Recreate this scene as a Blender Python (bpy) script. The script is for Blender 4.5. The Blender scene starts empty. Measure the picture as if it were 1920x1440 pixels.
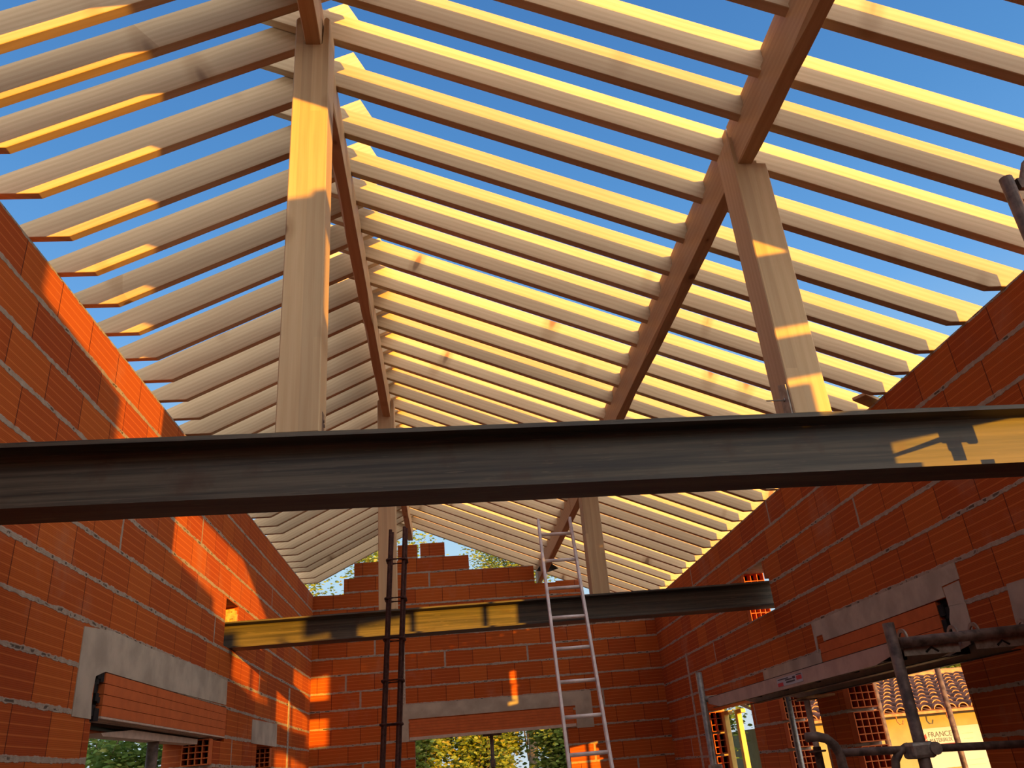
import bpy, bmesh, math, random
from mathutils import Vector, Matrix, noise
random.seed(7)
sc = bpy.context.scene
COL = sc.collection
# ------------------------------------------------------------------ camera
cam = bpy.data.cameras.new('camera'); camo = bpy.data.objects.new('camera', cam); COL.objects.link(camo)
A = Vector((0.99381344, -0.07489846, -0.08200655)); B = Vector((0.0418078, -0.43177886, 0.90101006)); Cf = Vector((0.10289296, 0.89886441, 0.4259763))
EYE = Vector((0, 0, 1.65))
camo.matrix_world = Matrix(((A.x, B.x, -Cf.x, EYE.x), (A.y, B.y, -Cf.y, EYE.y), (A.z, B.z, -Cf.z, EYE.z), (0, 0, 0, 1)))
cam.sensor_width = 36; cam.lens = 1519.78 / 1920 * 36
cam.shift_x = -(981.07 - 960) / 1920; cam.shift_y = (723.13 - 720) / 1920
cam.clip_end = 400
sc.camera = camo
# ------------------------------------------------------------------ sky and sun
SUN = Vector((.535, -1, .08)).normalized()
w = bpy.data.worlds.new('evening_sky'); sc.world = w; w.use_nodes = True
nt = w.node_tree; nt.nodes.clear()
def wn(t, **k):
    n = nt.nodes.new(t)
    for a, b in k.items(): setattr(n, a, b)
    return n
tc = wn('ShaderNodeTexCoord'); sp = wn('ShaderNodeSeparateXYZ'); nt.links.new(tc.outputs['Generated'], sp.inputs[0])
ramp = wn('ShaderNodeValToRGB')
nt.links.new(sp.outputs['Z'], ramp.inputs[0])
e = ramp.color_ramp.elements
e[0].position = 0.0; e[0].color = (.62, .72, .78, 1)
e[1].position = .92; e[1].color = (.050, .165, .42, 1)
m = e.new(.24); m.color = (.46, .70, .88, 1)
m = e.new(.47); m.color = (.155, .40, .80, 1)
m = e.new(.62); m.color = (.095, .29, .64, 1)
m = e.new(.75); m.color = (.070, .225, .54, 1)
dot = wn('ShaderNodeVectorMath', operation='DOT_PRODUCT'); nt.links.new(tc.outputs['Generated'], dot.inputs[0]); dot.inputs[1].default_value = SUN
mx = wn('ShaderNodeMath', operation='MAXIMUM'); nt.links.new(dot.outputs['Value'], mx.inputs[0]); mx.inputs[1].default_value = 0
pw = wn('ShaderNodeMath', operation='POWER'); nt.links.new(mx.outputs[0], pw.inputs[0]); pw.inputs[1].default_value = 1.15
glow = wn('ShaderNodeMixRGB', blend_type='ADD'); glow.inputs[0].default_value = 1
gm = wn('ShaderNodeMixRGB', blend_type='MULTIPLY'); gm.inputs[0].default_value = 1
gc = wn('ShaderNodeCombineXYZ')
nt.links.new(pw.outputs[0], gc.inputs[0]); nt.links.new(pw.outputs[0], gc.inputs[1]); nt.links.new(pw.outputs[0], gc.inputs[2])
nt.links.new(gc.outputs[0], gm.inputs[1]); gm.inputs[2].default_value = (2.75, 2.45, 2.1, 1)
nt.links.new(ramp.outputs[0], glow.inputs[1]); nt.links.new(gm.outputs[0], glow.inputs[2])
bg = wn('ShaderNodeBackground'); nt.links.new(glow.outputs[0], bg.inputs[0]); bg.inputs[1].default_value = 1.0
wo = wn('ShaderNodeOutputWorld'); nt.links.new(bg.outputs[0], wo.inputs[0])
sl = bpy.data.lights.new('sun', 'SUN'); sl.energy = 10.2; sl.color = (1, .46, .02); sl.angle = math.radians(.53)
slo = bpy.data.objects.new('sun', sl); COL.objects.link(slo)
slo.rotation_euler = SUN.to_track_quat('Z', 'Y').to_euler(); slo.location = SUN * 30
vs = sc.view_settings; sc.display_settings.display_device = 'sRGB'
vs.view_transform = 'Standard'; vs.look = 'None'; vs.exposure = 0; vs.gamma = 1; vs.use_curve_mapping = False
sc.cycles.max_bounces = 8; sc.cycles.diffuse_bounces = 4

# ------------------------------------------------------------------ node maths
class S:
    """socket wrapper so that formulas read as formulas"""
    def __init__(s, t, o): s.t = t; s.o = o
    def _m(s, op, b=None, c=None):
        n = s.t.nodes.new('ShaderNodeMath'); n.operation = op
        for i, v in enumerate((s, b, c)):
            if v is None: continue
            if isinstance(v, S): s.t.links.new(v.o, n.inputs[i])
            else: n.inputs[i].default_value = v
        return S(s.t, n.outputs[0])
    def __add__(s, b): return s._m('ADD', b)
    def __sub__(s, b): return s._m('SUBTRACT', b)
    def __mul__(s, b): return s._m('MULTIPLY', b)
    def __truediv__(s, b): return s._m('DIVIDE', b)
    def fl(s): return s._m('FLOOR')
    def fr(s): return s._m('FRACT')
    def mod(s, b): return s._m('FLOORED_MODULO', b)
    def mn(s, b): return s._m('MINIMUM', b)
    def mxx(s, b): return s._m('MAXIMUM', b)
    def lt(s, b): return s._m('LESS_THAN', b)
    def gt(s, b): return s._m('GREATER_THAN', b)
    def rnd(s): return s._m('ROUND')
    def sin(s): return s._m('SINE')
    def rsub(s, k):
        n = s.t.nodes.new('ShaderNodeMath'); n.operation = 'SUBTRACT'; n.inputs[0].default_value = k; s.t.links.new(s.o, n.inputs[1]); return S(s.t, n.outputs[0])
    def step(s, a, b):
        n = s.t.nodes.new('ShaderNodeMapRange'); n.interpolation_type = 'SMOOTHSTEP'
        s.t.links.new(s.o, n.inputs[0])
        for i, v in ((1, a), (2, b)):
            if isinstance(v, S): s.t.links.new(v.o, n.inputs[i])
            else: n.inputs[i].default_value = v
        n.inputs[3].default_value = 0; n.inputs[4].default_value = 1
        return S(s.t, n.outputs[0])
def new_mat(name, rough=.8, metal=0, spec=.3):
    mt = bpy.data.materials.new(name); mt.use_nodes = True; t = mt.node_tree
    b = t.nodes['Principled BSDF']; b.inputs['Roughness'].default_value = rough; b.inputs['Metallic'].default_value = metal
    b.inputs['Specular IOR Level'].default_value = spec
    return mt, t, b
def sep(t, vec=None, kind='Object'):
    if vec is None: vec = t.nodes.new('ShaderNodeTexCoord').outputs[kind]
    n = t.nodes.new('ShaderNodeSeparateXYZ'); t.links.new(vec, n.inputs[0])
    return [S(t, o) for o in n.outputs]
def comb(t, x, y, z):
    n = t.nodes.new('ShaderNodeCombineXYZ')
    for i, v in enumerate((x, y, z)):
        if isinstance(v, S): t.links.new(v.o, n.inputs[i])
        else: n.inputs[i].default_value = v
    return n.outputs[0]
def tnoise(t, vec, scale, detail=3, rough=.55):
    n = t.nodes.new('ShaderNodeTexNoise'); t.links.new(vec, n.inputs['Vector']); n.inputs['Scale'].default_value = scale
    n.inputs['Detail'].default_value = detail; n.inputs['Roughness'].default_value = rough
    return S(t, n.outputs['Fac'])
def white(t, vec):
    n = t.nodes.new('ShaderNodeTexWhiteNoise'); t.links.new(vec, n.inputs[0]); return S(t, n.outputs[0])
def mix(t, f, a, b, mode='MIX'):
    n = t.nodes.new('ShaderNodeMixRGB'); n.blend_type = mode
    if isinstance(f, S): t.links.new(f.o, n.inputs[0])
    else: n.inputs[0].default_value = f
    for i, v in ((1, a), (2, b)):
        if hasattr(v, 'is_output'): t.links.new(v, n.inputs[i])
        else: n.inputs[i].default_value = (*v, 1)
    return n.outputs[0]
def bump(t, b, h, strength=.3, dist=.01):
    n = t.nodes.new('ShaderNodeBump'); n.inputs['Strength'].default_value = strength; n.inputs['Distance'].default_value = dist
    t.links.new(h.o, n.inputs['Height']); t.links.new(n.outputs[0], b.inputs['Normal'])
def plain(name, col, rough=.8, metal=0, var=.15, scale=20, spec=.3, bmp=0):
    mt, t, b = new_mat(name, rough, metal, spec)
    tcn = t.nodes.new('ShaderNodeTexCoord')
    n = tnoise(t, tcn.outputs['Object'], scale, 4)
    c = mix(t, n.step(.3, .7), tuple(x * (1 - var) for x in col), tuple(min(1, x * (1 + var)) for x in col))
    t.links.new(c, b.inputs['Base Color'])
    if bmp: bump(t, b, n, bmp, .01)
    return mt

def wood(name, axis, base=(.65, .47, .275), dark=(.48, .31, .155), glued=False):
    """planed softwood; grain runs along the object's own `axis`"""
    mt, t, b = new_mat(name, .62, 0, .25)
    tcn = t.nodes.new('ShaderNodeTexCoord'); oi = t.nodes.new('ShaderNodeObjectInfo'); r = S(t, oi.outputs['Random'])
    x, y, z = sep(t, tcn.outputs['Object'])
    u, v1, v2 = {'X': (x, y, z), 'Y': (y, x, z), 'Z': (z, x, y)}[axis]
    off = r * 37.0
    P = comb(t, u + off, v1 + off, v2)
    lowN = tnoise(t, comb(t, u * .55 + off, v1 * 5 + off, v2 * 5), 1.3, 2)
    warp = tnoise(t, comb(t, u * 1.2 + off, v1 * 4, v2 * 4 + off), 2.0, 2)
    ringp = (v1 * 1.0 + v2 * 1.4 + warp * .055) * 150
    ring = ringp.sin() * .5 + .5
    fine = tnoise(t, comb(t, u * 3 + off, v1 * 130, v2 * 130), 1.0, 3)
    grain = ring * .2 + fine * .55 + lowN * .5
    c = mix(t, grain.step(.35, .95), dark, base)
    c = mix(t, .35, c, mix(t, lowN.step(.3, .7), (.56, .41, .24), (.70, .51, .29)))
    # knots: flattened cells stretched along the grain
    vo = t.nodes.new('ShaderNodeTexVoronoi'); vo.inputs['Scale'].default_value = 1; vo.inputs['Randomness'].default_value = 1
    t.links.new(comb(t, u * 4.2 + off, v1 * 7.5, v2 * 1.2 + off), vo.inputs['Vector'])
    kd = S(t, vo.outputs['Distance']); cr = S(t, sep(t, vo.outputs['Color'])[0].o)
    rad = (cr - .5) * .26 + .04
    kn = kd.step(rad * .45, rad).rsub(1.0) * cr.gt(.5)
    rim = kd.step(rad, rad * 2.4).rsub(1.0) * cr.gt(.5) * .45
    c = mix(t, rim, c, (.34, .19, .075)); c = mix(t, kn * .85, c, (.19, .095, .04))
    tint = r * .26 + .84
    c = mix(t, 1.0, c, comb(t, tint, tint * .985, tint * .96), 'MULTIPLY')
    if glued:
        lam = ((v1 / .045).fl() * 7.31 + r * 20)
        lw = white(t, comb(t, lam, (u / 1.6 + lam * .37).fl(), 0.0)) * .22 + .86
        c = mix(t, 1.0, c, comb(t, lw, lw, lw * .97), 'MULTIPLY')
    t.links.new(c, b.inputs['Base Color'])
    bump(t, b, grain, .12, .004)
    return mt

def brick(name, axis, u0, v0, h, wd):
    """hollow clay blocks: ribbed faces, dry perpends, thick grey bed joints"""
    mt, t, b = new_mat(name, .85, 0, .2)
    tcn = t.nodes.new('ShaderNodeTexCoord'); x, y, z = sep(t, tcn.outputs['Object'])
    u = y if axis == 'Y' else x
    P = tcn.outputs['Object']
    wob = (tnoise(t, P, 3.5, 3) - .5) * .012
    vv = (z - v0 + wob) / h
    row = vv.fl(); fv = vv.fr()
    uu = (u - u0) / wd + row.mod(2.0) * .5 + (white(t, comb(t, row, 3.1, 0.0)) - .5) * .12
    colm = uu.fl(); fu = uu.fr()
    rid = white(t, comb(t, row + .3, colm + .7, 0.0)); rid2 = white(t, comb(t, row + 5.3, colm + 1.7, 2.0))
    dbed = fv.mn(fv.rsub(1.0)) * h
    rag = tnoise(t, P, 26, 4) ; rag2 = tnoise(t, P, 5, 2)
    th = rag * .019 + rag2 * .017 - .0065
    bed = dbed.step(th - .002, th + .002).rsub(1.0)
    du = fu.mn(fu.rsub(1.0)) * wd
    eid = white(t, comb(t, row + .5, uu.rnd() + .2, 4.0))
    perp = du.step(.0022, .0042).rsub(1.0)
    pm = du.step(rag * .012 + .004, rag * .012 + .008).rsub(1.0) * eid.gt(.93)
    # ribs and smooth bands
    st = ((z - v0) / (h / 5.0)).fr(); band = st.step(.10, .17).rsub(1.0)
    ribw = ((z) * (2 * math.pi / .0078)).sin() * .5 + .5
    rib = ribw * band.rsub(1.0)
    c = mix(t, rid, (.385, .074, .010), (.485, .112, .0145))
    c = mix(t, rid2.gt(.86) * .5, c, (.30, .045, .009))
    c = mix(t, rib * .34, c, (.24, .034, .006))
    c = mix(t, band * .42, c, (.68, .20, .045))
    stain = tnoise(t, P, 1.7, 5, .65)
    c = mix(t, stain.step(.55, .78) * .45, c, (.42, .20, .115))
    smear = tnoise(t, comb(t, u * 2, z * 9, 0.0), 2.2, 4)
    c = mix(t, smear.step(.66, .80) * dbed.step(.0, .06).rsub(1.0) * .7, c, (.40, .30, .22))
    mcol = mix(t, rag, (.24, .185, .13), (.47, .385, .29))
    gap = tnoise(t, P, 13, 3).step(.545, .60) * dbed.step(th * .25, th * .7).rsub(1.0) * tnoise(t, P, 2.1, 1).step(.42, .5)
    c = mix(t, perp * .85, c, (.07, .012, .006))
    c = mix(t, bed.mxx(pm), c, mcol)
    c = mix(t, gap * .8, c, (.035, .022, .015))
    t.links.new(c, b.inputs['Base Color'])
    hgt = ribw * .10 * band.rsub(1.0) + bed * (rag * 2.4 - .2) + perp * -.8 + gap * -1.2
    bump(t, b, hgt, .55, .006)
    return mt

H_L, V_L = .2091, 2.066
H_R, V_R = .2183, 2.045
H_G, V_G = .2080, 2.084
M = {}
M['brick_left'] = brick('clay_blocks_left', 'Y', 3.48, V_L, H_L, .36)
M['brick_right'] = brick('clay_blocks_right', 'Y', 4.05, V_R, H_R, .36)
M['brick_far'] = brick('clay_blocks_far', 'X', -.06, V_G, H_G, .36)
M['woodX'] = wood('pine_rafter', 'X'); M['woodY'] = wood('pine_purlin', 'Y', (.57, .36, .175), (.43, .24, .10)); M['woodZ'] = wood('glued_pine_post', 'Z', (.62, .44, .255), (.50, .32, .165), True)
M['concrete'] = plain('cast_concrete', (.42, .355, .265), .9, 0, .16, 5, .2, .25)
M['mortar'] = plain('mortar', (.40, .33, .245), .95, 0, .3, 40, .1, .6)
M['clay'] = plain('clay_web', (.52, .12, .028), .85, 0, .08, 12)
M['clay_pale'] = plain('pale_broken_clay', (.55, .36, .16), .9, 0, .3, 25, .2, .6)
M['soot'] = plain('black_insulation', (.012, .011, .010), .9, 0, .3, 30)
M['trim'] = plain('pale_trim', (.52, .40, .30), .6, 0, .12, 20)
M['galv'] = plain('galvanised_steel', (.30, .26, .21), .45, .55, .25, 35, .4, .15)
M['rusty'] = plain('worn_scaffold_steel', (.13, .085, .062), .6, .3, .5, 22, .4, .25)
M['alu'] = plain('aluminium', (.72, .64, .58), .5, .1, .15, 14, .4)
M['alu_face'] = plain('brushed_aluminium_plank', (.42, .33, .265), .5, .25, .12, 9, .4)
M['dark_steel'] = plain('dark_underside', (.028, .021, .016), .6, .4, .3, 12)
M['rebar'] = plain('rusty_rebar', (.065, .022, .014), .75, .25, .35, 60, .3, .4)
M['ply'] = plain('wood_board', (.55, .34, .15), .7, 0, .2, 15)
M['yellow_paint'] = plain('yellow_wood_frame', (.72, .50, .13), .6, 0, .1, 12)
M['white_sheet'] = plain('white_board', (.40, .41, .42), .6, 0, .04, 3)
M['red_print'] = plain('red_print', (.52, .045, .05), .6, 0, .05, 9)
M['dark_print'] = plain('dark_print', (.05, .05, .055), .6, 0, .05, 9)
M['pink_print'] = plain('pink_print', (.65, .03, .13), .6, 0, .05, 9)
M['render'] = plain('pale_wall_render', (.33, .275, .13), .9, 0, .08, 6, .2, .1)
M['tile'] = plain('clay_roof_tile', (.20, .085, .045), .8, 0, .6, 7, .2, .3)
M['tile_edge'] = plain('clay_tile_edge', (.50, .21, .075), .8, 0, .3, 12)
M['earth'] = plain('dry_ground', (.20, .16, .10), .95, 0, .3, 3)
M['slab'] = plain('concrete_slab', (.36, .29, .22), .9, 0, .2, 3, .2, .2)
M['bark'] = plain('bark', (.17, .12, .07), .95, 0, .4, 20, .1, .5)
M['black_film'] = plain('black_plastic_sheet', (.012, .012, .012), .45, 0, .3, 12, .4)
def steel_mat():
    mt, t, b = new_mat('mill_scale_steel', .5, .0, .35)
    tcn = t.nodes.new('ShaderNodeTexCoord'); x, y, z = sep(t, tcn.outputs['Object'])
    n = tnoise(t, comb(t, x * .6, y * 8, z * 26), 1.6, 5, .6); n2 = tnoise(t, tcn.outputs['Object'], 7, 4); n3 = tnoise(t, comb(t, x * 3, y * 30, z * 45), 3, 3)
    c = mix(t, n.step(.3, .75), (.032, .027, .021), (.125, .102, .070))
    c = mix(t, n2.step(.55, .78) * .6, c, (.06, .026, .012))
    c = mix(t, n3.step(.62, .70) * .5, c, (.16, .125, .08))
    t.links.new(c, b.inputs['Base Color']); t.links.new((n * .3 + .42).o, b.inputs['Roughness'])
    bump(t, b, n3, .15, .003); return mt
M['steel'] = steel_mat()
def leaf_mat(name, c1, c2, c3):
    mt, t, b = new_mat(name, .55, 0, .3)
    g = t.nodes.new('ShaderNodeNewGeometry'); r = S(t, g.outputs['Random Per Island'])
    c = mix(t, r.step(0, .6), c1, c2); c = mix(t, r.step(.75, 1), c, c3)
    t.links.new(c, b.inputs['Base Color'])
    tr = t.nodes.new('ShaderNodeBsdfTranslucent'); t.links.new(c, tr.inputs[0])
    ms = t.nodes.new('ShaderNodeMixShader'); ms.inputs[0].default_value = .35
    t.links.new(b.outputs[0], ms.inputs[1]); t.links.new(tr.outputs[0], ms.inputs[2]); t.links.new(ms.outputs[0], t.nodes['Material Output'].inputs[0])
    return mt
M['leaf_green'] = leaf_mat('green_leaves', (.11, .19, .035), (.22, .32, .06), (.40, .40, .10))
M['leaf_yellow'] = leaf_mat('autumn_leaves', (.18, .26, .045), (.33, .40, .08), (.52, .42, .10))

# ------------------------------------------------------------------ mesh helpers
def obj(name, bm, mat, parent=None, smooth=False, loc=None):
    me = bpy.data.meshes.new(name); bmesh.ops.recalc_face_normals(bm, faces=bm.faces[:]); bm.to_mesh(me); bm.free()
    if mat is not None: me.materials.append(M[mat] if isinstance(mat, str) else mat)
    if smooth:
        for p in me.polygons: p.use_smooth = True
    o = bpy.data.objects.new(name, me); COL.objects.link(o)
    if loc is not None: o.location = loc
    if parent is not None: o.parent = parent
    return o
def tag(o, label, cat, group=None, kind=None):
    o['label'] = label; o['category'] = cat
    if group: o['group'] = group
    if kind: o['kind'] = kind
    return o
def empty(name, loc=(0, 0, 0)):
    o = bpy.data.objects.new(name, None); COL.objects.link(o); o.location = loc; o.empty_display_size = .1
    return o
def place(o, parent):
    """parent o (built in world coordinates) under an Empty standing at parent.location"""
    o.parent = parent; o.location = o.location - parent.location
    return o
def box(bm, x0, x1, y0, y1, z0, z1):
    vs = [bm.verts.new((x, y, z)) for x in (x0, x1) for y in (y0, y1) for z in (z0, z1)]
    for f in ((0, 1, 3, 2), (4, 6, 7, 5), (0, 4, 5, 1), (2, 3, 7, 6), (0, 2, 6, 4), (1, 5, 7, 3)): bm.faces.new([vs[i] for i in f])
    return vs
def B_(*a):
    bm = bmesh.new(); box(bm, *a); return bm
def bevel(bm, wdt=.003, seg=1):
    bmesh.ops.bevel(bm, geom=bm.edges[:], offset=wdt, segments=seg, affect='EDGES', profile=.5)
    return bm
def prism(bm, pts, axis, a, b):
    """polygon `pts` (2-D) extruded along axis from a to b"""
    def v(p, k): return {'x': (k, p[0], p[1]), 'y': (p[0], k, p[1]), 'z': (p[0], p[1], k)}[axis]
    r0 = [bm.verts.new(v(p, a)) for p in pts]; r1 = [bm.verts.new(v(p, b)) for p in pts]
    bm.faces.new(r0); bm.faces.new(r1[::-1])
    n = len(pts)
    for i in range(n): bm.faces.new((r0[i], r0[(i + 1) % n], r1[(i + 1) % n], r1[i]))
    return bm
def tube(bm, pts, r, seg=12, caps=True, hollow=False):
    pts = [Vector(p) for p in pts]; rings = []
    ref = None
    for i, p in enumerate(pts):
        d = (pts[min(i + 1, len(pts) - 1)] - pts[max(i - 1, 0)]).normalized()
        if ref is None: ref = Vector((1, 0, 0)) if abs(d.x) < .8 else Vector((0, 1, 0))
        s1 = d.cross(ref).normalized(); s2 = d.cross(s1).normalized(); ref = s1.cross(d).normalized() if False else ref
        rr = r[i] if isinstance(r, (list, tuple)) else r
        rings.append([bm.verts.new(p + s1 * math.cos(2 * math.pi * k / seg) * rr + s2 * math.sin(2 * math.pi * k / seg) * rr) for k in range(seg)])
    for a, b in zip(rings, rings[1:]):
        for k in range(seg): bm.faces.new((a[k], a[(k + 1) % seg], b[(k + 1) % seg], b[k]))
    if caps: bm.faces.new(rings[0]); bm.faces.new(rings[-1][::-1])
    return bm
def T(*a, **k):
    bm = bmesh.new(); tube(bm, *a, **k); return bm
def ring_tube(bm, c, n, R, r, seg=24, s2=8):
    c = Vector(c); n = Vector(n).normalized(); u = n.orthogonal().normalized(); v = n.cross(u)
    rs = []
    for i in range(seg):
        t = 2 * math.pi * i / seg; d = u * math.cos(t) + v * math.sin(t)
        rs.append([bm.verts.new(c + d * (R + r * math.cos(2 * math.pi * k / s2)) + n * r * math.sin(2 * math.pi * k / s2)) for k in range(s2)])
    for i in range(seg):
        a, b = rs[i], rs[(i + 1) % seg]
        for k in range(s2): bm.faces.new((a[k], a[(k + 1) % s2], b[(k + 1) % s2], b[k]))
def wall_cells(axis, f0, f1, us, zs, solid):
    """wall slab between planes f0,f1 with cells (u,z) kept where solid(u,z) is true"""
    us = sorted(set(us)); zs = sorted(set(zs)); bm = bmesh.new(); V = {}
    def v(f, u, z):
        k = (f, u, z)
        if k not in V: V[k] = bm.verts.new((f, u, z) if axis == 'x' else (u, f, z))
        return V[k]
    nu, nz = len(us) - 1, len(zs) - 1
    s = [[solid((us[i] + us[i + 1]) / 2, (zs[j] + zs[j + 1]) / 2) for j in range(nz)] for i in range(nu)]
    ok = lambda i, j: 0 <= i < nu and 0 <= j < nz and s[i][j]
    for i in range(nu):
        for j in range(nz):
            if not s[i][j]: continue
            u0, u1, z0, z1 = us[i], us[i + 1], zs[j], zs[j + 1]
            for f in (f0, f1): bm.faces.new((v(f, u0, z0), v(f, u1, z0), v(f, u1, z1), v(f, u0, z1)))
            if not ok(i - 1, j): bm.faces.new((v(f0, u0, z0), v(f1, u0, z0), v(f1, u0, z1), v(f0, u0, z1)))
            if not ok(i + 1, j): bm.faces.new((v(f0, u1, z0), v(f1, u1, z0), v(f1, u1, z1), v(f0, u1, z1)))
            if not ok(i, j - 1): bm.faces.new((v(f0, u0, z0), v(f1, u0, z0), v(f1, u1, z0), v(f0, u1, z0)))
            if not ok(i, j + 1): bm.faces.new((v(f0, u0, z1), v(f1, u0, z1), v(f1, u1, z1), v(f0, u1, z1)))
    return bm
def hollow_end(name, x0, x1, y, z0, z1, nx, nz, parent, depth=.09, label=None):
    """open cell end of hollow blocks, a lattice in the plane y = const facing -y"""
    bm = bmesh.new(); w_ = .007
    xs = [x0 + (x1 - x0) * i / nx for i in range(nx + 1)]; zs = [z0 + (z1 - z0) * i / nz for i in range(nz + 1)]
    for x in xs: box(bm, x - w_ / 2, x + w_ / 2, y, y + depth, z0, z1)
    for z in zs: box(bm, x0, x1, y + .0005, y + depth, z - w_ / 2, z + w_ / 2)
    o = obj(name, bm, 'clay', parent)
    if label: o['label'] = label
    bm = B_(x0, x1, y + depth, y + depth + .004, z0, z1); obj('cell_back', bm, 'clay', o)
    return o
XL, XR, YG = -1.777, 2.76, 11.076
# ------------------------------------------------------------------ structure: floor, ground, walls
fl = obj('floor', B_(XL - .3, 6.0, -1.1, YG + .3, -.15, 0), 'slab'); fl['kind'] = 'structure'
gr = obj('ground', B_(-40, 60, -40, 70, -1.2, -.6), 'earth'); gr['kind'] = 'structure'

holesL = [(4.47, 6.72, .95, 2.03), (4.45, 7.022, 2.03, 2.278), (8.17, 8.86, .95, 2.045), (6.80, 7.20, 2.72, 3.09), (2.69, 2.93, 2.53, 2.83)]
def solidL(u, z):
    return z < 3.948 and not any(a < u < b and c < z < d for a, b, c, d in holesL)
us = [-1.0, YG] + [q for h in holesL for q in h[:2]]; zs = [0, 3.948] + [q for h in holesL for q in h[2:]]
wl = obj('wall_left', wall_cells('x', XL - .20, XL, us, zs, solidL), 'brick_left'); wl['kind'] = 'structure'
obj('edge_upstand', B_(XL - .36, XL - .275, -1.0, 12.2, 3.60, 4.282), 'brick_left', wl)
obj('outer_leaf', wall_cells('x', XL - .36, XL - .201, [-1.0, YG + .2] + [q for h in holesL[:1] + holesL[2:4] for q in h[:2]], [0, 3.60] + [q for h in holesL[:1] + holesL[2:4] for q in h[2:]],
    lambda u, z: z < 3.60 and not any(a < u < b and c < z < d for a, b, c, d in holesL[:1] + holesL[2:4])), 'brick_left', wl)

holesR = [(4.45, 5.96, .9, 2.02), (4.40, 6.152, 2.00, 2.318), (6.42, 7.21, .9, 2.045), (7.93, 9.37, .9, 2.06), (6.86, 7.55, 2.70, 2.975), (6.95, 7.55, 2.975, 3.13)]
def solidR(u, z):
    if u < 2.99: return z < 2.53  # low stretch out of view, added to keep sun off the scaffold
    return z < 3.573 and not any(a < u < b and c < z < d for a, b, c, d in holesR)
us = [-1.0, 2.99, YG] + [q for h in holesR for q in h[:2]]; zs = [0, 3.573, 2.53] + [q for h in holesR for q in h[2:]]
wr_ = obj('wall_right', wall_cells('x', XR, XR + .20, us, zs, solidR), 'brick_right'); wr_['kind'] = 'structure'

gx = [(-2.14, -1.38, 3.937), (-1.38, -1.245, 4.14), (-1.245, -.66, 4.347), (-.66, -.40, 4.553), (-.40, -.355, 4.36), (-.355, -.022, 4.56), (-.022, .30, 4.363), (.30, 1.18, 4.163), (1.18, 1.47, 3.913), (1.47, 1.81, 3.93), (1.81, 3.0, 3.72)]
holesG = [(-.49, 1.44, .95, 2.10), (-.552, 1.532, 2.10, 2.322)]
def solidG(u, z):
    for a, b, t in gx:
        if a < u < b: return z < t and not any(p < u < q and c < z < d for p, q, c, d in holesG)
    return False
us = [q for g in gx for q in g[:2]] + [-.49, 1.44, -.552, 1.532]; zs = [0, .95, 2.10, 2.322] + [g[2] for g in gx]
wf = obj('wall_far', wall_cells('y', YG, YG + .20, us, zs, solidG), 'brick_far'); wf['kind'] = 'structure'

rear = [(-2.14, -.72, 4.35), (-.72, -.30, 4.60), (-.30, .42, 4.43), (.42, .95, 4.115), (.95, 1.305, 3.66), (1.305, 1.395, 4.05), (1.395, 1.475, 4.13), (1.475, 2.10, 3.60), (2.10, 2.47, 3.50), (2.47, 2.78, 3.15)]  # unseen rear wall, stepped top shaped to cast the shadows indoors
def solidB(u, z):
    for a, b, t in rear:
        if a < u < b: return z < t
    return False
wb = obj('wall_rear_occluder', wall_cells('y', -1.0, -.80, [q for g in rear for q in g[:2]], [0] + [g[2] for g in rear], solidB), 'brick_far'); wb['kind'] = 'structure'

wo_ = obj('wall_outside_occluder', B_(4.55, 4.75, .4, 4.2, -.6, 2.45), 'brick_right'); wo_['kind'] = 'structure'  # unseen wall added to block sun from the opening reveals
# concrete and clay pieces built into the walls
def poly_x(name, x0, x1, pts, mat, parent, label=None):
    bm = bmesh.new(); prism(bm, pts, 'x', x0, x1); o = obj(name, bm, mat, parent)
    if label: o['label'] = label
    return o
poly_x('concrete_lintel', XL - .05, XL + .004, [(4.235, 2.045), (4.235, 2.455), (4.6, 2.487), (5.2, 2.478), (6.0, 2.49), (6.99, 2.475), (7.0, 2.295), (5.6, 2.279), (4.56, 2.279), (4.50, 2.262), (4.445, 2.245), (4.43, 2.16), (4.455, 2.045)], 'concrete', wl, 'grey concrete lintel with stepped near end')
poly_x('concrete_pad', XL - .05, XL + .004, [(7.94, 2.05), (7.94, 2.245), (9.03, 2.262), (9.05, 2.05)], 'concrete', wl)
poly_x('mortar_strip', XL - .02, XL + .004, [(9.62, 1.2), (9.60, 2.66), (9.68, 2.66), (9.70, 1.2)], 'mortar', wl)
poly_x('concrete_lintel', XR - .004, XR + .05, [(6.215, 2.26), (6.21, 2.475), (4.225, 2.475), (4.225, 2.385), (4.405, 2.38), (4.40, 2.322), (5.2, 2.318), (6.06, 2.322), (6.06, 2.37), (6.17, 2.37), (6.19, 2.25)], 'concrete', wr_, 'grey concrete lintel with stepped ends')
poly_x('concrete_pad', XR - .004, XR + .05, [(4.24, 2.26), (4.235, 2.378), (4.395, 2.372), (4.39, 2.27)], 'concrete', wr_)
poly_x('mortar_patch', XR - .003, XR + .05, [(4.25, 2.05), (4.235, 2.262), (4.385, 2.268), (4.425, 2.20), (4.43, 2.05)], 'concrete', wr_)
poly_x('concrete_pad', XR - .003, XR + .05, [(3.55, 2.045), (3.55, 2.275), (3.865, 2.28), (3.89, 2.10), (3.87, 2.045)], 'concrete', wr_)
poly_x('concrete_lintel', XR - .004, XR + .05, [(6.17, 2.06), (6.165, 2.262), (7.43, 2.262), (7.44, 2.06)], 'concrete', wr_)
poly_x('mortar_strip', XR - .003, XR + .02, [(9.80, 1.2), (9.79, 2.72), (9.86, 2.72), (9.88, 1.2)], 'mortar', wr_)
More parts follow.
